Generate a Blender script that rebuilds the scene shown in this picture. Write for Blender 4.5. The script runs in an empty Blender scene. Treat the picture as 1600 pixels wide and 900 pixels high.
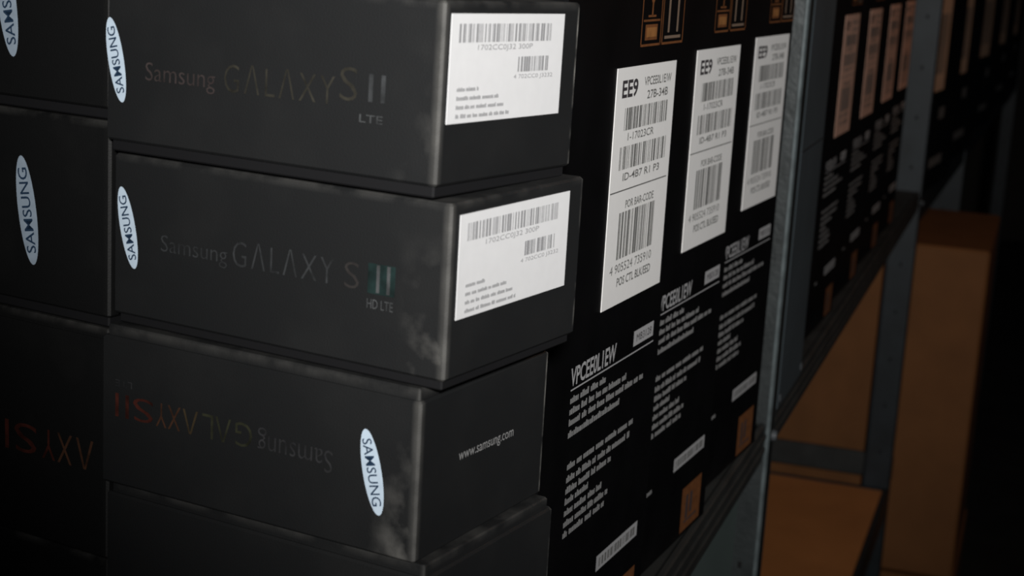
import bpy, math, random
from mathutils import Matrix, Vector

# ------------------------------------------------------------------ camera
SC = bpy.context.scene
COL = SC.collection
R = math.radians
EYE = 1.5                                    # camera height above the floor
PITCH, ROLL = R(12.229), R(-3.327)
cp, sp = math.cos(PITCH), math.sin(PITCH)
fwd = Vector((0, cp, -sp)); right = Vector((1, 0, 0)); down = Vector((0, -sp, -cp))
cr, sr = math.cos(ROLL), math.sin(ROLL)
r2 = cr * right + sr * down
d2 = -sr * right + cr * down
cam_data = bpy.data.cameras.new('camera')
cam = bpy.data.objects.new('camera', cam_data)
COL.objects.link(cam)
m = Matrix.Identity(4)
for i in range(3):
    m[i][0] = r2[i]; m[i][1] = -d2[i]; m[i][2] = -fwd[i]
m[2][3] = EYE
cam.matrix_world = m
cam_data.sensor_width = 36
cam_data.lens = 2563.0 / 1600 * 36
cam_data.clip_start = 0.02
cam_data.dof.use_dof = True
cam_data.dof.focus_distance = 0.68
cam_data.dof.aperture_fstop = 19
SC.camera = cam

# ------------------------------------------------------------------ world, lights, exposure
w = bpy.data.worlds.new('world'); SC.world = w; w.use_nodes = True
w.node_tree.nodes['Background'].inputs[0].default_value = (0.55, 0.75, 1.0, 1)
w.node_tree.nodes['Background'].inputs[1].default_value = 0.004
SC.view_settings.view_transform = 'Standard'
SC.view_settings.look = 'None'
SC.view_settings.exposure = 0.0
SC.view_settings.gamma = 1.0


def lamp(name, kind, loc, target, energy, color, **kw):
    d = bpy.data.lights.new(name, kind)
    d.energy = energy; d.color = color
    for k, v in kw.items(): setattr(d, k, v)
    o = bpy.data.objects.new(name, d); COL.objects.link(o)
    o.location = loc
    o.rotation_euler = (Vector(target) - Vector(loc)).to_track_quat('-Z', 'Y').to_euler()
    return o


# the photographer's flash, a little behind and to the right of the lens
lamp('camera_flash', 'SPOT', (0.02, -0.44, EYE + 0.20), (0.130, 0.75, EYE + 0.01), 96, (1.0, 0.985, 0.96),
     spot_size=R(44), spot_blend=1.0, shadow_soft_size=0.04)
# a dim warm bulb further down the aisle
lamp('warm_aisle_bulb', 'POINT', (1.05, 2.1, EYE + 0.35), (0, 0, 0), 1.6, (1.0, 0.45, 0.18), shadow_soft_size=0.08)

# ------------------------------------------------------------------ materials


def mat(name, color, rough=0.6, spec=0.5, metal=0.0, noise=0.0, scale=40.0, bump=0.0, bscale=300.0, tint=None):
    M = bpy.data.materials.new(name); M.use_nodes = True
    nt = M.node_tree; b = nt.nodes['Principled BSDF']
    b.inputs['Base Color'].default_value = (*color, 1)
    b.inputs['Roughness'].default_value = rough
    b.inputs['Specular IOR Level'].default_value = spec
    b.inputs['Metallic'].default_value = metal
    tc = nt.nodes.new('ShaderNodeTexCoord')
    if noise:
        n = nt.nodes.new('ShaderNodeTexNoise'); n.inputs['Scale'].default_value = scale
        n.inputs['Detail'].default_value = 6
        nt.links.new(tc.outputs['Object'], n.inputs['Vector'])
        r = nt.nodes.new('ShaderNodeValToRGB')
        r.color_ramp.elements[0].position = 0.3; r.color_ramp.elements[1].position = 0.75
        t = tint or [min(1, c * (1 + noise)) for c in color]
        r.color_ramp.elements[0].color = (*[c * (1 - noise) for c in color], 1)
        r.color_ramp.elements[1].color = (*t, 1)
        nt.links.new(n.outputs[0], r.inputs[0]); nt.links.new(r.outputs[0], b.inputs['Base Color'])
    if bump:
        n2 = nt.nodes.new('ShaderNodeTexNoise'); n2.inputs['Scale'].default_value = bscale
        n2.inputs['Detail'].default_value = 4
        nt.links.new(tc.outputs['Object'], n2.inputs['Vector'])
        bp = nt.nodes.new('ShaderNodeBump'); bp.inputs['Strength'].default_value = bump
        bp.inputs['Distance'].default_value = 0.001
        nt.links.new(n2.outputs[0], bp.inputs['Height']); nt.links.new(bp.outputs[0], b.inputs['Normal'])
    return M


def card_mat(name, W, H, seed, smudge=0.5, back_edge=1.0, base=0.0092, edge=1.0):
    """matte black card; scuffed pale along the vertical edges (x=0,y=0), (x=W,y=0) and the upper rim, rubbed near the corner"""
    M = mat(name, (base, base * 1.06, base * 1.13), 0.6, 0.36, bump=0.10, bscale=1500)
    nt = M.node_tree; b = nt.nodes['Principled BSDF']
    tc = [n for n in nt.nodes if n.type == 'TEX_COORD'][0]
    N = nt.nodes.new; L = nt.links.new

    def math_(op, a, c=None, clamp=False):
        n = N('ShaderNodeMath'); n.operation = op; n.use_clamp = clamp
        for i, v in enumerate((a, c)):
            if v is None: continue
            if isinstance(v, (int, float)): n.inputs[i].default_value = v
            else: L(v, n.inputs[i])
        return n.outputs[0]
    s = N('ShaderNodeSeparateXYZ'); L(tc.outputs['Object'], s.inputs[0])
    x, y, z = s.outputs

    def near(dist, wd):               # 1 at the edge, 0 at wd
        return math_('SUBTRACT', 1.0, math_('DIVIDE', dist, wd), True)
    ax, ay = math_('ABSOLUTE', x), math_('ABSOLUTE', y)
    e1 = near(math_('MAXIMUM', ax, ay), 0.0035)
    e2 = near(math_('MAXIMUM', math_('ABSOLUTE', math_('SUBTRACT', x, W)), ay), 0.0022)
    rim = near(math_('ABSOLUTE', math_('SUBTRACT', z, H)), 0.003)

    def noise(sc, off):
        n = N('ShaderNodeTexNoise'); n.inputs['Scale'].default_value = sc; n.inputs['Detail'].default_value = 5
        mp = N('ShaderNodeMapping'); mp.inputs['Location'].default_value = (seed * 3.1 + off, seed, 0)
        L(tc.outputs['Object'], mp.inputs[0]); L(mp.outputs[0], n.inputs['Vector'])
        return n.outputs[0]
    n1 = math_('MULTIPLY', math_('SUBTRACT', noise(60, 0), 0.42), 5.0, True)
    n2 = math_('MULTIPLY', math_('SUBTRACT', noise(55, 4), 0.47), 4.0, True)
    n3 = math_('MULTIPLY', math_('SUBTRACT', noise(22, 9), 0.5), 3.0, True)
    corner = math_('MULTIPLY', near(ay, 0.020), near(ax, 0.002))
    low = near(z, H * 0.85)
    t = math_('MULTIPLY', math_('MULTIPLY', e1, math_('ADD', math_('MULTIPLY', n1, 0.5), 0.5)), 1.2 * edge)
    t = math_('MAXIMUM', t, math_('MULTIPLY', math_('MULTIPLY', e2, n1), 4.5 * back_edge))
    t = math_('MAXIMUM', t, math_('MULTIPLY', math_('MULTIPLY', rim, n1), 0.4))
    t = math_('MAXIMUM', t, math_('MULTIPLY', math_('MULTIPLY', math_('MULTIPLY', corner, n2), low), 3.0 * smudge))
    t = math_('ADD', t, math_('MULTIPLY', n3, 0.07))
    mx = N('ShaderNodeMix'); mx.data_type = 'RGBA'
    mx.inputs['A'].default_value = (base, base * 1.06, base * 1.13, 1)
    mx.inputs['B'].default_value = (0.085, 0.083, 0.078, 1)
    mx.clamp_factor = False
    L(math_('MULTIPLY', t, 1.0), mx.inputs['Factor'])
    L(mx.outputs['Result'], b.inputs['Base Color'])
    return M


BW, BL = 0.0917, 0.145
M_BASE = mat('black_card_inside', (0.008, 0.008, 0.009), 0.7, 0.2)
M_LABEL = mat('white_sticker_paper', (0.77, 0.77, 0.78), 0.45, 0.4, noise=0.02, scale=200)
M_LABELC = mat('carton_sticker_paper', (0.92, 0.91, 0.90), 0.5, 0.4, noise=0.02, scale=200, tint=(0.93, 0.92, 0.91))
M_LABELF = mat('dim_warm_lit_sticker_paper', (0.60, 0.36, 0.27), 0.55, 0.3, noise=0.12, scale=30)  # carton sticker with the far row's dim warm light in its colour
M_INK = mat('grey_label_ink', (0.30, 0.30, 0.31), 0.5)
M_INKD = mat('dark_label_ink', (0.05, 0.045, 0.05), 0.5)
M_INKC = mat('carton_barcode_ink', (0.16, 0.16, 0.155), 0.5)
M_LOGO = mat('pale_blue_logo_ink', (0.58, 0.70, 0.82), 0.4, 0.4, noise=0.06, scale=300)
M_LOGOD = mat('pale_blue_logo_ink_dark', (0.36, 0.44, 0.53), 0.5, 0.4, noise=0.1, scale=200)  # darker version of the logo ink, for the left stack
M_LOGOT = mat('navy_logo_lettering', (0.02, 0.045, 0.09), 0.5)
M_CARTON = mat('black_carton_print', (0.0036, 0.0036, 0.004), 0.42, 0.12, noise=0.3, scale=30)
M_PRINT = mat('white_carton_print', (0.42, 0.42, 0.43), 0.5)
M_PRINTD = mat('grey_carton_print', (0.30, 0.30, 0.30), 0.5)
M_ORANGE = mat('orange_symbol_print', (0.17, 0.062, 0.020), 0.5, noise=0.25, scale=200)
M_ORANGEB = mat('bright_orange_print', (0.30, 0.13, 0.04), 0.5, noise=0.2, scale=200)
M_PALE = mat('pale_symbol_print', (0.20, 0.14, 0.10), 0.5)
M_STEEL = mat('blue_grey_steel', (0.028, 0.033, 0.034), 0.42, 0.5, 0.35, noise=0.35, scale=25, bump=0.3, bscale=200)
M_EDGE = mat('highlight_steel_edge', (0.10, 0.12, 0.125), 0.4, 0.5, 0.3, noise=0.4, scale=60)  # paler steel, the posts' corner highlight put into the colour
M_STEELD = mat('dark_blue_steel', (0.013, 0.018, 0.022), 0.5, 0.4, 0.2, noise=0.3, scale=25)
M_RAIL = mat('grimy_dark_rail', (0.022, 0.023, 0.022), 0.6, 0.3, noise=0.35, scale=25)
M_HOLE = mat('dark_hole', (0.01, 0.01, 0.01), 0.9, 0.1)
M_BOLT = mat('zinc_bolt', (0.05, 0.055, 0.06), 0.6, 0.3, 0.0)
M_SLATE = mat('slate_blue_card', (0.052, 0.066, 0.075), 0.6, 0.3, noise=0.12, scale=12)
M_HARD = mat('brown_hardboard', (0.46, 0.19, 0.062), 0.6, 0.3, noise=0.12, scale=9)
M_CARDB = mat('brown_cardboard', (0.15, 0.062, 0.021), 0.75, 0.2, noise=0.12, scale=14)
M_BIN = mat('grey_green_metal', (0.10, 0.135, 0.13), 0.55, 0.4, noise=0.15, scale=10)
M_WALL = mat('dark_painted_wall', (0.05, 0.045, 0.04), 0.85, 0.1, noise=0.1, scale=3)
M_FLOOR = mat('dark_concrete_floor', (0.035, 0.033, 0.03), 0.8, 0.2, noise=0.25, scale=6)

# ------------------------------------------------------------------ mesh helpers


class MB:
    def __init__(s): s.v = []; s.f = []

    def box(s, x0, x1, y0, y1, z0, z1, b=0.0):
        k = len(s.v)
        if b <= 0:
            for z in (z0, z1):
                s.v += [(x0, y0, z), (x1, y0, z), (x1, y1, z), (x0, y1, z)]
            for q in ((0, 3, 2, 1), (4, 5, 6, 7), (0, 1, 5, 4), (1, 2, 6, 5), (2, 3, 7, 6), (3, 0, 4, 7)):
                s.f.append([k + i for i in q])
            return s
        # chamfered box: three nested rings per end
        def ring(x0, x1, y0, y1, c, z):
            return [(x0 + c, y0, z), (x1 - c, y0, z), (x1, y0 + c, z), (x1, y1 - c, z),
                    (x1 - c, y1, z), (x0 + c, y1, z), (x0, y1 - c, z), (x0, y0 + c, z)]
        rs = [ring(x0 + b, x1 - b, y0 + b, y1 - b, b * .5, z0), ring(x0, x1, y0, y1, b, z0 + b),
              ring(x0, x1, y0, y1, b, z1 - b), ring(x0 + b, x1 - b, y0 + b, y1 - b, b * .5, z1)]
        for r in rs: s.v += r
        s.f.append([k + i for i in range(7, -1, -1)]); s.f.append([k + 24 + i for i in range(8)])
        for j in range(3):
            for i in range(8):
                a, c = k + 8 * j + i, k + 8 * j + (i + 1) % 8
                s.f.append([a, c, c + 8, a + 8])
        return s

    def quad(s, a, b, c, d):
        k = len(s.v); s.v += [a, b, c, d]; s.f.append([k, k + 1, k + 2, k + 3]); return s

    def build(s, name, material, parent=None, smooth=False):
        me = bpy.data.meshes.new(name); me.from_pydata(s.v, [], s.f); me.update()
        me.materials.append(material)
        if smooth:
            for p in me.polygons: p.use_smooth = True
        o = bpy.data.objects.new(name, me); COL.objects.link(o)
        o.parent = parent
        return o


class Face:
    """maps print coordinates (mm along the face, mm up) onto a side of a box; 'end' reads along +x on y=0, 'long' reads along -y on x=0"""
    def __init__(s, kind, dv=0): s.kind = kind; s.dv = dv

    def p(s, u, v, d):
        u, v = u / 1000, (v + s.dv) / 1000
        return (u, -d, v) if s.kind == 'end' else (-d, u, v)

    def rect(s, mb, u0, u1, v0, v1, d):
        pts = [s.p(u0, v0, d), s.p(u1, v0, d), s.p(u1, v1, d), s.p(u0, v1, d)]
        if s.kind == 'long': pts.reverse()
        return mb.quad(*pts)

    def slab(s, mb, u0, u1, v0, v1, d):
        v0 += s.dv; v1 += s.dv
        if s.kind == 'end': mb.box(u0 / 1000, u1 / 1000, -d, 0.00005, v0 / 1000, v1 / 1000)
        else: mb.box(-d, 0.00005, u0 / 1000, u1 / 1000, v0 / 1000, v1 / 1000)
        return mb


END, LONG = Face('end'), Face('long')
CEND = Face('end', 12)          # the cartons' prints are measured from 12 mm above their foot
_cache = {}


def glyphs(text, offset=0.0, shear=0.0, spacing=1.0):
    key = (text, offset, shear, spacing)
    if key in _cache: return _cache[key]
    c = bpy.data.curves.new('lettering', 'FONT'); c.body = text
    c.offset = offset; c.shear = shear; c.space_character = spacing; c.resolution_u = 3
    o = bpy.data.objects.new('lettering', c); COL.objects.link(o)
    bpy.context.view_layer.update()
    ev = o.evaluated_get(bpy.context.evaluated_depsgraph_get())
    me = ev.to_mesh()
    vs = [tuple(v.co) for v in me.vertices]; fs = [list(p.vertices) for p in me.polygons]
    ev.to_mesh_clear()
    bpy.data.objects.remove(o); bpy.data.curves.remove(c)
    xs = [v[0] for v in vs]; ys = [v[1] for v in vs]
    x0, x1, y0, y1 = min(xs), max(xs), min(ys), max(ys)
    out = ([((v[0] - x0) / (x1 - x0), (v[1] - y0) / (y1 - y0)) for v in vs], fs)
    _cache[key] = out
    return out


def put_text(mb, face, text, u0, u1, v0, v1, d, rot=0.0, slope=0.0, **kw):
    """fit the text's bounding box to u0..u1 (reading start to end), v0..v1; rot turns it about the box centre (degrees)"""
    vs, fs = glyphs(text, **kw)
    cu, cv = (u0 + u1) / 2, (v0 + v1) / 2
    k = len(mb.v)
    ca, sa = math.cos(R(rot)), math.sin(R(rot))
    for a, b in vs:
        du, dv = (a - .5) * (u1 - u0), (b - .5) * (v1 - v0)
        dv += slope * du
        mb.v.append(face.p(cu + du * ca - dv * sa, cv + du * sa + dv * ca, d))
    mb.f += [[k + i for i in f] for f in fs]
    return mb


def barcode(mb, face, u0, u1, v0, v1, d, seed, n=60, fill=0.7):
    rnd = random.Random(seed)
    ws = [rnd.choice((1, 1, 2, 3)) for _ in range(n)]
    tot = sum(ws); u = u0
    for i, wd in enumerate(ws):
        du = wd / tot * (u1 - u0)
        if i % 2 == 0: face.rect(mb, u, u + du * (1.0 + fill * .25), v0, v1, d)
        u += du
    return mb


def words(mb, face, u0, u1, v, h, d, seed, gaps=True):
    """a line of print too small to read: rows of letter-sized marks grouped into words"""
    rnd = random.Random(seed); u = u0; sgn = 1 if u1 > u0 else -1
    while (u1 - u) * sgn > h * .3:
        for _ in range(rnd.randint(3, 9)):
            cw = h * rnd.uniform(.4, .75)
            if (u1 - u) * sgn < cw: break
            hh = h * rnd.choice((.72, .75, 1.0, .8))
            face.rect(mb, u, u + sgn * cw * .8, v - h / 2, v - h / 2 + hh, d)
            u += sgn * cw
        u += sgn * h * (rnd.uniform(.4, .7) if gaps else .1)
    return mb


def thing(name, label, cat, loc, rz=0.0, group=None, tilt=(0, 0)):
    o = bpy.data.objects.new(name, None); COL.objects.link(o)
    o.empty_display_size = 0.05
    o.location = loc; o.rotation_euler = (tilt[0], tilt[1], rz)
    o['label'] = label; o['category'] = cat
    if group: o['group'] = group
    return o


def dup(root, loc, rz, label, group=None, skip=()):
    r = root.copy(); COL.objects.link(r); r.location = loc; r.rotation_euler = (0, 0, rz); r['label'] = label
    if group: r['group'] = group
    for ch in list(root.children):
        if ch.name.split('.')[0] in skip: continue
        c = ch.copy(); COL.objects.link(c); c.parent = r
        for g in ch.children:
            q = g.copy(); COL.objects.link(q); q.parent = c
    return r


def structure(name, mb, material):
    o = mb.build(name, material); o['kind'] = 'structure'; return o


# ------------------------------------------------------------------ the room
SHELF = EYE - 0.348
structure('floor', MB().box(-3, 5, -1.5, 9, -0.05, 0), M_FLOOR)
structure('wall_back', MB().box(-1.55, -1.45, -1.5, 9, 0, 2.9), M_WALL)
structure('wall_far', MB().box(-1.45, 5, 8.9, 9, 0, 2.9), M_WALL)

ROW = R(17.8)
D = Vector((math.sin(ROW), math.cos(ROW), 0))          # along the rack, away from the camera
Nn = Vector((math.cos(ROW), -math.sin(ROW), 0))        # towards the aisle
F = Vector((0.1985, 1.18, 0))                          # front corner of the post between the cartons

# ------------------------------------------------------------------ racks
# rack frame: local x runs along the rack (D), local y runs back from the aisle


def post(parent, x, y, sx, sy, wd, zt, material=None):
    """folded upright: flange facing the end (camera) with return lip, flange along the rack; sx, sy give the side the flanges run to"""
    mb = MB(); t = 0.0022
    pts = [(0.006, wd * .94), (0.006, wd), (0, wd), (0, 0), (0.024, 0), (0.024, 0.007)]
    outline = []
    # polyline with thickness
    for i in range(len(pts) - 1):
        (xa, ya), (xb, yb) = pts[i], pts[i + 1]
        x0, x1 = sorted((xa, xb)); y0, y1 = sorted((ya, yb))
        if x1 - x0 < 1e-6: x1 = x0 + t
        if y1 - y0 < 1e-6: y1 = y0 + t
        xs = sorted((x + sx * x0, x + sx * x1)); ys = sorted((y + sy * y0, y + sy * y1))
        mb.box(xs[0], xs[1], ys[0], ys[1], 0.003, zt, 0.0005)
    o = mb.build('post', material or M_STEEL, parent)
    if material is None:  # rounded strips in paler steel paint the highlight along the flange edges
        a, b_ = sorted((x - sx * .0006, x + sx * .0034)); c_, e_ = sorted((y - sy * .0006, y + sy * .0034))
        MB().box(a, b_, c_, e_, 0.003, zt, 0.0013).build('highlight_edge', M_EDGE, o)
        c_, e_ = sorted((y + sy * (wd - .005), y + sy * (wd + .001)))
        MB().box(a, b_, c_, e_, 0.003, zt, 0.0013).build('highlight_edge', M_EDGE, o)
    hb = MB(); z = 0.06
    while z < zt - 0.03:
        yy = y + sy * wd * .5
        x_f = x - sx * 0.0004
        hb.quad((x_f, yy - .0015, z), (x_f, yy + .0015, z), (x_f, yy + .0015, z + .005), (x_f, yy - .0015, z + .005))
        z += 0.075
    h = hb.build('slot_holes', M_HOLE, o); h['kind'] = 'stuff'
    fb = MB().box(min(x, x + sx * .034), max(x, x + sx * .034), min(y, y + sy * wd), max(y, y + sy * wd), 0, 0.004, .001)
    fb.build('foot_plate', M_STEEL, o)
    return o


def beam(parent, x0, x1, y0, y1, z0, z1, material, grooves=0):
    """rail with a rolled top and bottom rim and long ribs on the aisle side"""
    mb = MB().box(x0, x1, y0, y1, z0, z1, 0.0012)
    for g in range(grooves):
        zz = z0 + (z1 - z0) * (g + 1) / (grooves + 1)
        mb.box(x0, x1, y0 - 0.0015, y0 + 0.001, zz - 0.002, zz + 0.002, 0.0006)
    return mb.build('beam', material, parent)


def bolts(parent, pts):
    for (x, y, z) in pts:
        mb = MB(); k = 10; r = .0045
        for yy, rr in ((y, r), (y - .0035, r * .8)):
            mb.v += [(x + rr * math.cos(2 * math.pi * i / k), yy, z + rr * math.sin(2 * math.pi * i / k)) for i in range(k)]
        mb.f += [[i, (i + 1) % k, k + (i + 1) % k, k + i] for i in range(k)] + [[k + i for i in range(k)]]
        mb.build('bolt', M_BOLT, parent)


rack = thing('metal_shelving_rack', 'grey metal shelving rack carrying the phone boxes and near black cartons', 'shelving rack',
             (F.x, F.y, 0), math.pi / 2 - ROW)
rack.matrix_world = Matrix(((D.x, -Nn.x, 0, F.x), (D.y, -Nn.y, 0, F.y), (0, 0, 1, 0), (0, 0, 0, 1)))
XN, XF = -1.62, 1.345
DEP = 0.56
# posts: middle pair between the cartons, far pair at the end of the lower shelf, near pair beside the photographer
post(rack, 0, 0, 1, 1, 0.026, 2.1)
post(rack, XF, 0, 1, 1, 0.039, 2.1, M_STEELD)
post(rack, XN, 0, 1, 1, 0.030, 2.1)
for xx in (0, XF, XN): post(rack, xx, DEP, 1, -1, 0.030, 2.1)
# upper shelf: pressed steel board on ribbed rails
MB().box(XN, XF + .03, 0.009, DEP - .004, SHELF - 0.006, SHELF - 0.001).build('shelf_board', M_RAIL, rack)
beam(rack, XN + .032, -0.001, 0.003, 0.008, SHELF - 0.030, SHELF, M_RAIL, 2)
beam(rack, 0.032, XF - .001, 0.003, 0.008, SHELF - 0.030, SHELF, M_RAIL, 2)
beam(rack, XN + .032, XF + .03, DEP - .003, DEP + .002, SHELF - 0.030, SHELF, M_STEELD)
bolts(rack, [(0.018, 0, SHELF - .014), (XF + .018, 0, SHELF - .02)])
# lower shelf
LOW = EYE - 0.822
MB().box(XN, XF - .012, 0.009, DEP - .004, LOW - 0.006, LOW).build('shelf_board', M_HARD, rack)
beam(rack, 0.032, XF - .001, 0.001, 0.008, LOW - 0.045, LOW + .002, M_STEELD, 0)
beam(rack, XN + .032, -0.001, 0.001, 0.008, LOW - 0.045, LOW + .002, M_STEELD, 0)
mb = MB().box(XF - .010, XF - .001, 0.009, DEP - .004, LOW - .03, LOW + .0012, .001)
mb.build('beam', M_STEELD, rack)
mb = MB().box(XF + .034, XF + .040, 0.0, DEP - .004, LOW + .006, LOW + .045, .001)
mb.build('beam', M_RAIL, rack)

# ------------------------------------------------------------------ phone boxes
E1 = R(29.3)
DX = Vector((math.sin(E1), math.cos(E1), 0)); DY = Vector((-math.cos(E1), math.sin(E1), 0))
C0 = Vector((-0.0207, 0.5201, 0))


def ellipse(mb, face, cu, cv, a, b, rot, d, n=36):
    k = len(mb.v); ca, sa = math.cos(R(rot)), math.sin(R(rot))
    for i in range(n):
        t = 2 * math.pi * i / n
        du, dv = a * math.cos(t), b * math.sin(t)
        mb.v.append(face.p(cu + du * ca - dv * sa, cv + du * sa + dv * ca, d))
    f = [k + i for i in range(n)]
    mb.f.append(f if face.kind == 'end' else f[::-1])
    return mb


def logo(root, cu, cv, half, thin, flip, material, text=True, lean=13):
    """oval badge standing upright on the long face; u grows to the left as seen"""
    o = ellipse(MB(), LONG, cu, cv, thin, half, -lean, 0.0003).build('oval_logo', material, root)
    if text:
        mb = MB()
        vs, fs = glyphs('SAMSUNG', offset=0.006)
        ca, sa = math.cos(R(-lean)), math.sin(R(-lean))
        s = -1 if flip else 1               # flip: reads downwards, letter tops to the right; else upwards, tops to the left
        for a, b in vs:
            dv = (a - .5) * 1.56 * half * s
            du = (b - .5) * thin * 1.0 * s
            mb.v.append(LONG.p(cu + du * ca - dv * sa, cv + du * sa + dv * ca, 0.0005))
        mb.f += fs
        mb.build('logo_lettering', M_LOGOT, o)
    return o


def ink(name, c): return mat(name, c, 0.55, 0.35, noise=0.6, scale=160)


def faint(root, text, u0, u1, v0, v1, material, name='printed_title', flip=False, slope=0.0, **kw):
    mb = MB()
    if flip: u0, u1, v0, v1 = u1, u0, v1, v0
    put_text(mb, LONG, text, u0, u1, v0, v1, 0.00025, slope=slope, **kw)
    return mb.build(name, material, root)


def phone_label(root, z, dx=0.0, seed=1):
    """white barcode sticker on the end face; z is the height of the sticker's lower edge (mm)"""
    lab = END.slab(MB(), 5.3 + dx, 80.8 + dx, z, z + 35.2, 0.00025).build('barcode_label', M_LABEL, root)
    d = 0.0004
    m_ = MB(); barcode(m_, END, 9.9 + dx, 72.3 + dx, z + 26.0, z + 32.0, d, seed, 92, .5)
    m_.build('barcode', M_INK, lab)['kind'] = 'stuff'
    m_ = MB(); barcode(m_, END, 49 + dx, 71 + dx, z + 15.7, z + 20.8, d, seed + 5, 30, .6)
    m_.build('barcode', M_INK, lab)['kind'] = 'stuff'
    m_ = MB()
    put_text(m_, END, '1702CC0J32 300P', 22 + dx, 58.5 + dx, z + 22.9, z + 25.2, d)
    put_text(m_, END, '4 702CC0 J3232', 46.5 + dx, 74 + dx, z + 13.0, z + 14.8, d)
    for i, (a, b) in enumerate(((24.3, 0), (37.6, 0), (42, 0), (45, 0))):
        words(m_, END, 10.3 + dx, a + dx, z + 11.0 - 2.9 * i, 1.35, d, seed * 10 + i)
    m_.build('small_print', M_INK, lab)['kind'] = 'stuff'
    return lab


def phone_box(label, origin, H, L=BL, upright=True, yaw=E1, material=None, seed=1, tilt=0.0, foot=0.004, W=BW, group='black phone boxes in the main stack'):
    """two-piece box: black lid over a base that peeks out below (or above when stored upside down)"""
    rz = math.pi / 2 - yaw
    root = thing('phone_box', label, 'box', origin, rz, group)
    if tilt: root.rotation_euler = (0, tilt, rz)
    z0, z1 = (foot, H) if upright else (0.0, H - foot)
    lid = MB().box(0, W, 0, L, z0, z1, 0.0009).build('lid', material, root)
    e = 0.0016
    MB().box(e, W - e, e, L - e, 0 if upright else z1 - .001, z0 + .001 if upright else H, 0.0006).build('base', M_BASE if upright else material, root)
    return root


m1 = card_mat('black_card_first', BW, 0.063, 1, 0.3, 1.3)
m2 = card_mat('black_card_second', BW, 0.063, 2, 0.9, 0.5)
m3 = card_mat('black_card_third', BW, 0.060, 3, 0.9, 1.0)
m4 = card_mat('black_card_fourth', BW, 0.062, 4, 0.6, 0.5)

# second box of the stack (lower label)
zb2 = EYE - 0.1495
b2 = phone_box('black phone box with teal-tinted numeral, second from top, white barcode label', (C0.x, C0.y, zb2), 0.0630, material=m2, seed=2, foot=.0035)
phone_label(b2, 23.7, 0.0, 2)
logo(b2, 137.9, 36.3, 15.2, 3.7, False, M_LOGO)
ink_a = ink('faded_brown_ink', (0.028,0.025,0.024)); ink_b = ink('faded_grey_ink', (0.032,0.034,0.036))
ink_t = ink('teal_patch_ink', (0.008,0.019,0.018)); ink_p = ink('pale_mark_ink', (0.055,0.058,0.06))
ink_o = ink('olive_ink', (0.028,0.026,0.020)); ink_r = ink('pinkish_ink', (0.040,0.031,0.030))
o2 = 149.5
faint(b2, 'Samsung', 122, 91.5, o2 - 121.5, o2 - 113.5, ink_b, offset=-.01)
faint(b2, 'G\u039bL\u039bXY', 89, 45.5, o2 - 120.0, o2 - 110.5, ink_b, offset=-.012, spacing=1.2)
faint(b2, 'S', 41, 35, o2 - 120.0, o2 - 111, ink_a, offset=-.012)
p_ = LONG.rect(MB(), 31.5, 20.5, o2 - 120.5, o2 - 110.2, 0.0002).build('teal_patch', ink_t, b2)
faint(b2, 'II', 28, 22.5, o2 - 120.0, o2 - 110.5, ink_p, name='numeral', offset=-.01)
faint(b2, 'HD LTE', 31.5, 21, o2 - 125.6, o2 - 122.4, ink_p, name='network_mark')

# top box (upper label), leaning back a touch
zb1 = EYE - 0.0853
b1 = phone_box('black phone box on top of the stack, upper of the two white barcode labels', (C0.x - .0057, C0.y - .0005, zb1), 0.0632, L=.1415, material=m1, seed=1, tilt=R(0.9), foot=.0040)
phone_label(b1, 24.0, -1.3, 11)
logo(b1, 136.8, 85.3 - 52.5, 15.2, 3.7, False, M_LOGO)
o1 = 85.3
faint(b1, 'Samsung', 122.9, 91.4, o1 - 60.5, o1 - 52, ink_r, offset=-.006)
faint(b1, 'G\u039bL\u039bXY', 87.4, 40.9, o1 - 59.0, o1 - 49.0, ink_o, offset=-.012, spacing=1.2)
faint(b1, 'S', 38.9, 31.9, o1 - 57.0, o1 - 46.0, ink_o, offset=-.012)
faint(b1, 'II', 27.4, 20.9, o1 - 56.5, o1 - 47.5, ink_b, name='numeral', offset=-.006)
faint(b1, 'LTE', 30.6, 21.4, o1 - 63.4, o1 - 60.8, ink_p, name='network_mark')

# third box, stored upside down, turned a little
E3 = R(28.2)
ink3 = [ink('red_ink', (0.052,0.012,0.008)), ink('brown_orange_ink', (0.055,0.024,0.013)), ink('ochre_ink', (0.045,0.032,0.016)),
        ink('olive_green_ink', (0.027,0.028,0.016)), ink('dull_grey_ink', (0.028,0.028,0.03))]
P3 = C0 - DX * 0.0012 + DY * 0.0075
zb3 = EYE - 0.2110
b3 = phone_box('black phone box stored upside down, third from top, web address on its end', (P3.x, P3.y, zb3), 0.0610, L=.1395, upright=False, yaw=E3, material=m3, seed=3, foot=.004)
o3 = 211.0; q = 7.5
logo(b3, 25.5 - q, o3 - 181.9, 15.2, 3.9, True, M_LOGO)
for s_, a, b, c_ in (('II', 140.0, 133.5, 0), ('S', 131.5, 122, 0), ('Y', 120.5, 115.5, 1), ('X', 115, 109, 1), ('\u039b', 108, 101, 2), ('L', 99, 94, 3),
                     ('\u039b', 93, 86, 3), ('G', 84, 76.5, 3)):
    faint(b3, s_, a - q, b - q, o3 - 184.2, o3 - 175.2, ink3[c_], flip=True, offset=-.008)
faint(b3, 'Samsung', 74 - q, 42 - q, o3 - 186, o3 - 175.3, ink3[4], flip=True, offset=-.01)
faint(b3, 'LTE', 140 - q, 132 - q, o3 - 172.5, o3 - 170.0, ink3[4], name='network_mark', flip=True)
mb = MB(); put_text(mb, END, 'www.samsung.com', 26.5, 66.0, 28.5, 32.3, 0.0003, slope=-.015)
mb.build('web_address', M_PRINTD, b3)

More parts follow.
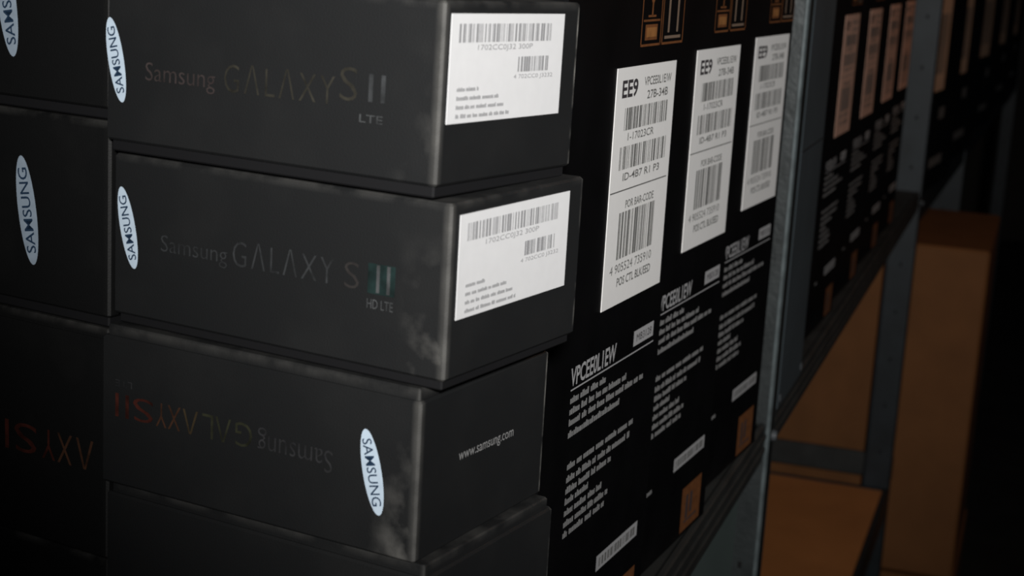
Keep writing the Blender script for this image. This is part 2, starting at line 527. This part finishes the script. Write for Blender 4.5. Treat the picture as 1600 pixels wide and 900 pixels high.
# fourth and fifth boxes
P4 = C0 - DX * 0.0005 + DY * 0.0030
zb4 = EYE - 0.2738
b4 = phone_box('black phone box under the upside-down one, cut by the picture bottom', (P4.x, P4.y, zb4), 0.0622, L=.1435, upright=False, yaw=R(28.8), material=m4, seed=4)
mb = MB(); put_text(mb, END, 'www.samsung.com', 26.5, 66.0, 28.5, 32.3, 0.0003)
mb.build('web_address', M_PRINTD, b4)
logo(b4, 18.0, 29.0, 15.0, 4.4, True, M_LOGO)
b5 = phone_box('lowest black phone box, standing on the shelf board', (C0.x, C0.y, SHELF), EYE - 0.2742 - SHELF, material=m2, seed=5)

# the taller boxes of the neighbouring stack at the left
LO = C0 + DY * 0.1488 + DX * 0.0015
hs = [(0.0752, 0.0745), (0.1535, 0.0783 - .0006), (0.2450, 0.0915 - .0006), (0.3480, 0.1030 - .0006)]
names = ['tall black box topmost in the left stack, pale oval logo high up', 'tall black box second in the left stack, large pale oval logo',
         'tall black box third in the left stack, red and orange lettering', 'lowest tall black box of the left stack, on the shelf']
for i, ((zb, hh), nm) in enumerate(zip(hs, names)):
    mm = card_mat('black_card_left_%s' % 'abcd'[i], 0.11, hh, 10 + i, 0.0, 0.0, base=0.0035, edge=0.05)
    P = LO + DX * (0.0004 * (i % 2))
    r_ = phone_box(nm, (P.x, P.y, EYE - zb), hh, L=0.19, W=0.11, material=mm, seed=10 + i, yaw=R(29.3), foot=.004, upright=(i != 2), group='tall black boxes in the left stack')
    r_['category'] = 'box'
    off = 148.8
    if i == 0: logo(r_, 200.0 - off, zb * 1000 - 36, 20.5, 4.8, False, M_LOGOD, lean=9)
    if i == 1: logo(r_, 190.6 - off, zb * 1000 - 114, 21.0, 4.8, False, M_LOGOD, lean=9)
    if i == 2:
        z_ = zb * 1000
        for s_, a, b, c_ in (('II', 209, 201, 0), ('S', 198, 186, 0), ('Y', 183, 176, 0), ('X', 175, 167, 1), ('\u039b', 165, 156, 1)):
            faint(r_, s_, a - off, b - off, z_ - 211, z_ - 199, ink3[c_], flip=True, offset=-.005)

# ------------------------------------------------------------------ black cartons
CW, CD, CH = 0.155, 0.34, 0.385


def carton_parts(root):
    body = MB().box(0, CW, 0, CD, 0, CH, 0.0015)
    body.build('carton_body', M_CARTON, root)
    f = MB().box(0.001, CW - .001, CD / 2 - .001, CD / 2 + .001, CH - .0003, CH + .0006)
    f.build('top_seam', M_BASE, root)
    # shipping label
    lab = CEND.slab(MB(), 64.3, 146.8, 168.8, 279.6, 0.00025).build('shipping_label', M_LABELC, root)
    d = 0.00045
    for (u0, u1, v0, v1, n, sd) in ((77, 137.5, 251, 261.2, 60, 21), (73.8, 138.8, 233, 243.6, 52, 22), (79, 129, 190.8, 212.8, 44, 23)):
        m_ = MB(); barcode(m_, CEND, u0, u1, v0, v1, d, sd, n, .5); m_.build('barcode', M_INKC, lab)['kind'] = 'stuff'
    m_ = MB(); put_text(m_, CEND, 'EE9', 71.5, 92.5, 265.8, 274.0, d, offset=.025); m_.build('route_code', M_INKD, lab)
    m_ = MB()
    for s_, u0, u1, v0, v1, of in (('VPCEE0L1E/W', 101, 140, 269.9, 274.0, .01), ('27B-34B', 106, 136, 263.6, 267.6, .01), ('1-17023CR', 83, 119, 246.0, 249.6, .005),
                                   ('ID-4B7 R1 P3', 80, 131, 227.6, 231.2, .01), ('POR BAR-CODE', 86.5, 126, 214.2, 218.0, .01),
                                   ('4 905524 735910', 71.5, 129, 184.3, 188.6, .0), ('POS CTL BLK/EED', 82, 129, 177.6, 181.8, .015)):
        put_text(m_, CEND, s_, u0, u1, v0, v1, d, offset=of)
    CEND.rect(m_, 64.9, 143.6, 222.9, 223.5, d)
    m_.build('label_lettering', M_INKC, lab)
    # pictograms
    m_ = MB(); d = 0.0003

    def frame(u0, u1, v0, v1, t):
        CEND.rect(m_, u0, u1, v0, v0 + t, d); CEND.rect(m_, u0, u1, v1 - t, v1, d)
        CEND.rect(m_, u0, u0 + t, v0, v1, d); CEND.rect(m_, u1 - t, u1, v0, v1, d)
    frame(91.5, 119.5, 288, 330, 1.1); frame(121, 153, 288, 330, 1.1)
    CEND.rect(m_, 97, 114, 290.8, 298, d); CEND.rect(m_, 94, 117, 299.3, 300.3, d)
    # glass pictogram
    CEND.rect(m_, 100, 111, 301.3, 302.3, d); CEND.rect(m_, 104.6, 106.6, 302, 308, d)
    m_.quad(CEND.p(104.0, 308, d), CEND.p(107.2, 308, d), CEND.p(112, 317, d), CEND.p(99.2, 317, d))
    CEND.rect(m_, 95, 116, 319, 320.2, d); CEND.rect(m_, 97, 104, 322, 327, d); CEND.rect(m_, 107, 114, 322, 327, d)
    m_.build('handling_symbols', M_ORANGE, root)
    m_ = MB(); CEND.rect(m_, 98.5, 112.5, 292.2, 296.6, 0.0005); m_.build('symbol_panel', M_ORANGEB, root)
    m_ = MB()
    for c in (130.5, 143.5):
        CEND.rect(m_, c - 1.3, c + 1.3, 293.5, 311, d)
        m_.quad(CEND.p(c - 4, 311, d), CEND.p(c + 4, 311, d), CEND.p(c + .2, 320, d), CEND.p(c - .2, 320, d))
    CEND.rect(m_, 125, 149, 290.6, 292.0, d)
    m_.build('up_arrows', M_PALE, root)
    # printed title, tag and text blocks
    m_ = MB(); put_text(m_, CEND, 'VPCEE0L1EW', 31.5, 89, 140.8, 149.6, 0.0003, offset=.02)
    CEND.rect(m_, 32.2, 143.7, 138.9, 139.6, 0.0003)
    m_.build('printed_title', M_PRINT, root)
    tg = CEND.rect(MB(), 113.2, 142.4, 142.3, 150, 0.0003).build('model_tag', M_PRINT, root)
    m_ = MB(); put_text(m_, CEND, 'MB3128', 117, 139, 144.2, 148, 0.0005); m_.build('tag_lettering', M_INKD, tg)
    m_ = MB()
    for i, (u1, v) in enumerate(((78, 134.6), (107.1, 129.4), (132.5, 124.2), (100.3, 118.6))):
        words(m_, CEND, 32.5, u1, v, 3.3, 0.0003, 40 + i, gaps=(i != 3))
    m_.build('body_text', M_PRINTD, root)['kind'] = 'stuff'
    m_ = MB()
    for i, (u1, v) in enumerate(((121.9, 103.3), (117.8, 97.2), (92.5, 91.8), (66.3, 86.6), (85, 81.2), (92.2, 75.8), (87.2, 70.6))):
        words(m_, CEND, 34.0, u1, v, 3.3, 0.0003, 60 + i)
    m_.build('body_text', M_PRINTD, root)['kind'] = 'stuff'
    words(MB(), CEND, 33, 46, 37, 3, 0.0003, 77).build('origin_mark', M_PRINTD, root)
    st = CEND.rect(MB(), 82, 140.6, 36.5, 44.5, 0.0003).build('serial_strip', M_PRINT, root)
    m_ = MB(); barcode(m_, CEND, 85, 138, 38.3, 42.8, 0.0005, 91, 40, .5); m_.build('barcode', M_INKC, st)['kind'] = 'stuff'
    # warning square at the foot
    m_ = MB(); CEND.rect(m_, 104, 141.5, -8, 20, d)
    wsq = m_.build('warning_square', M_ORANGE, root)
    m_ = MB(); CEND.rect(m_, 112, 116, -1, 14, .0005); CEND.rect(m_, 120, 124, 1, 14, .0005); CEND.rect(m_, 110, 134, -3, -1.8, .0005)
    m_.build('pictogram', M_INKD, wsq)


CY = R(23.2)
dc = Vector((math.sin(CY), math.cos(CY), 0))
R1 = Vector((0.0767, 0.8131, 0)); R2 = Vector((0.1276, 0.9710, 0)); R3 = Vector((0.1803, 1.1290, 0))
G = 'black laptop cartons stood in a row on the rack'
first = None
for RR, nm in ((R1, 'black laptop carton right behind the phone boxes, brightest white label'),
               (R2, 'middle one of the three near black laptop cartons, tall white label'),
               (R3, 'black laptop carton tucked against the metal post, third white label')):
    P = RR - dc * CW
    if first is None:
        first = thing('laptop_carton', nm, 'carton', (P.x, P.y, SHELF), math.pi / 2 - CY, G); carton_parts(first)
    else:
        dup(first, (P.x, P.y, SHELF), math.pi / 2 - CY, nm)
# beyond the post
FY = R(19.8); dfc = Vector((math.sin(FY), math.cos(FY), 0))
base = R1 - dc * 0.089
rdir = Vector((math.sin(R(17.74)), math.cos(R(17.74)), 0))
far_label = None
far_names = ['black laptop carton just beyond the plain slate-blue carton, dim brownish label',
             'second black laptop carton beyond the slate-blue carton, dim label',
             'third black laptop carton beyond the slate-blue carton, dim label',
             'last black laptop carton before the far dark post']
for s, nm in zip((0.808, 1.008, 1.215, 1.412), far_names):
    P = base + rdir * s - dfc * 0.066 - Nn * 0.001
    c = dup(first, (P.x, P.y, SHELF), math.pi / 2 - FY, nm)
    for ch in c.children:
        if ch.name.startswith('shipping_label'):       # same stickers, with dim warm light put into their colour
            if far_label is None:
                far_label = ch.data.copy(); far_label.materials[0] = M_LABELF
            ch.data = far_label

# plain slate-blue carton next to the post
pc = thing('plain_carton', 'plain unlabelled slate-blue carton just beyond the near metal post', 'carton', tuple((F + D * 0.036 - Nn * 0.001) + Vector((0, 0, SHELF))), math.pi / 2 - ROW)
MB().box(-.0, 0.120, 0.0, 0.34, 0, 0.40, 0.0015).build('carton_body', M_SLATE, pc)
MB().box(0.0, 0.120, -0.0008, 0.0001, 0.200, 0.2006).build('flap_seam', M_STEELD, pc)
for xx in (0.006, 0.112):
    MB().box(xx, xx + .004, -0.0012, 0.0001, 0.006, 0.012, .0005).build('staple', M_BOLT, pc)

# grey-green metal case on the lower shelf under the cartons
o = F - D * 0.60 - Nn * 0.012
cs = thing('metal_case', 'grey-green metal case on the lower shelf left of the post', 'case', (o.x, o.y, LOW), math.pi / 2 - ROW)
MB().box(0, 0.56, 0.002, 0.40, 0, 0.425, 0.004).build('case_body', M_BIN, cs)
MB().box(-.002, 0.562, 0.0, 0.402, 0.36, 0.437, 0.003).build('case_lid', M_BIN, cs)

# ------------------------------------------------------------------ second rack, beyond, standing slightly proud
Y2 = R(18.9)
D2 = Vector((math.sin(Y2), math.cos(Y2), 0)); N2 = Vector((math.cos(Y2), -math.sin(Y2), 0))
S2 = EYE - 0.392
A2 = Vector((0.627, 2.570, 0))
r2k = thing('metal_shelving_rack', 'far blurred shelving rack beyond the last dark post, tall brown labels on it', 'shelving rack', (0, 0, 0), 0)
O2 = A2 - D2 * 0.02 + N2 * 0.004
r2k.matrix_world = Matrix(((D2.x, -N2.x, 0, O2.x), (D2.y, -N2.y, 0, O2.y), (0, 0, 1, 0), (0, 0, 0, 1)))
for xx in (1.05, 3.3):
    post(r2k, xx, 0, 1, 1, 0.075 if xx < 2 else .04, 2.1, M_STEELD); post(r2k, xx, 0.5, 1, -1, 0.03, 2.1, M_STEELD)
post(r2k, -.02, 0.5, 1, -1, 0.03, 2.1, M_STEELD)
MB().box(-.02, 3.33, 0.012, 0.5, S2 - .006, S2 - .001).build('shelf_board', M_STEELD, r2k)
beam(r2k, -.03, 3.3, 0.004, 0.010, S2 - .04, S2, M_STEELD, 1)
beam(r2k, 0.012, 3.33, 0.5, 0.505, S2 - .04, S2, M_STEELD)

M_LABW = mat('buff_label_paper', (0.75, 0.50, 0.34), 0.6, noise=0.2, scale=12)
ordn = ['nearest', 'second', 'third', 'fourth', 'fifth', 'farthest']
bc0 = None
F2Y = R(23.0); g2 = Vector((math.sin(F2Y), math.cos(F2Y), 0))
for k, (s, sc_) in enumerate(((0.11, 1.0), (0.60, 1.0), (1.28, 1.1), (1.95, 1.1), (2.6, 1.1))):
    P = A2 + D2 * s - g2 * 0.055 - N2 * 0.010
    nm = '%s large black carton on the far blurred rack, tall buff label' % ordn[k]
    if bc0 is None:
        bc0 = thing('large_carton', nm, 'carton', (P.x, P.y, S2), math.pi / 2 - F2Y, 'large cartons on the far rack')
        MB().box(0, 0.40, 0, 0.40, 0, 0.62, 0.003).build('carton_body', M_CARTON, bc0)
        lb = END.slab(MB(), 55, 225, 171, 560, 0.0006).build('buff_label', M_LABW, bc0)
        m_ = MB(); barcode(m_, END, 75, 205, 200, 300, .0009, 5, 30); barcode(m_, END, 75, 205, 380, 440, .0009, 6, 30)
        m_.build('barcode', M_INKC, lb)['kind'] = 'stuff'
        m_ = MB(); END.rect(m_, 200, 260, 120, 140, .0006); END.rect(m_, 150, 280, 40, 56, .0006); m_.build('printed_strip', M_INKC, bc0)['kind'] = 'stuff'
    else:
        dup(bc0, (P.x, P.y, S2), math.pi / 2 - F2Y, nm)

# cardboard boxes on the floor under the far rack, sticking out towards the aisle
q0 = F + D * 1.43 + Nn * 0.112
TOPZ = S2 - 0.05
z1 = EYE - 0.985


def cardboard(label, origin, L, Wd, H):
    t = thing('cardboard_box', label, 'box', origin, math.pi / 2 - ROW, 'brown cardboard boxes under the far rack')
    MB().box(0, L, 0, Wd, 0, H, 0.004).build('box_body', M_CARDB, t)
    MB().box(-.0008, 0.001, Wd * .5 - .03, Wd * .5 + .03, H - .09, H + .0002).build('packing_tape', mat('buff_tape', (0.33, 0.19, 0.09), 0.4), t)
    MB().box(0, L, Wd * .5 - .0015, Wd * .5 + .0015, H - .001, H + .001).build('flap_seam', M_HOLE, t)
    return t


cardboard('lower brown cardboard box standing on the floor beyond the far dark post', (q0.x, q0.y, 0), 0.40, 0.58, z1 - .006)
cardboard('upper brown cardboard box stacked beyond the far dark post', tuple(q0 - D * 0.004 - Nn * .004) [:2] + (z1,), 0.40, 0.57, TOPZ - z1)
print('objects', len(bpy.data.objects))
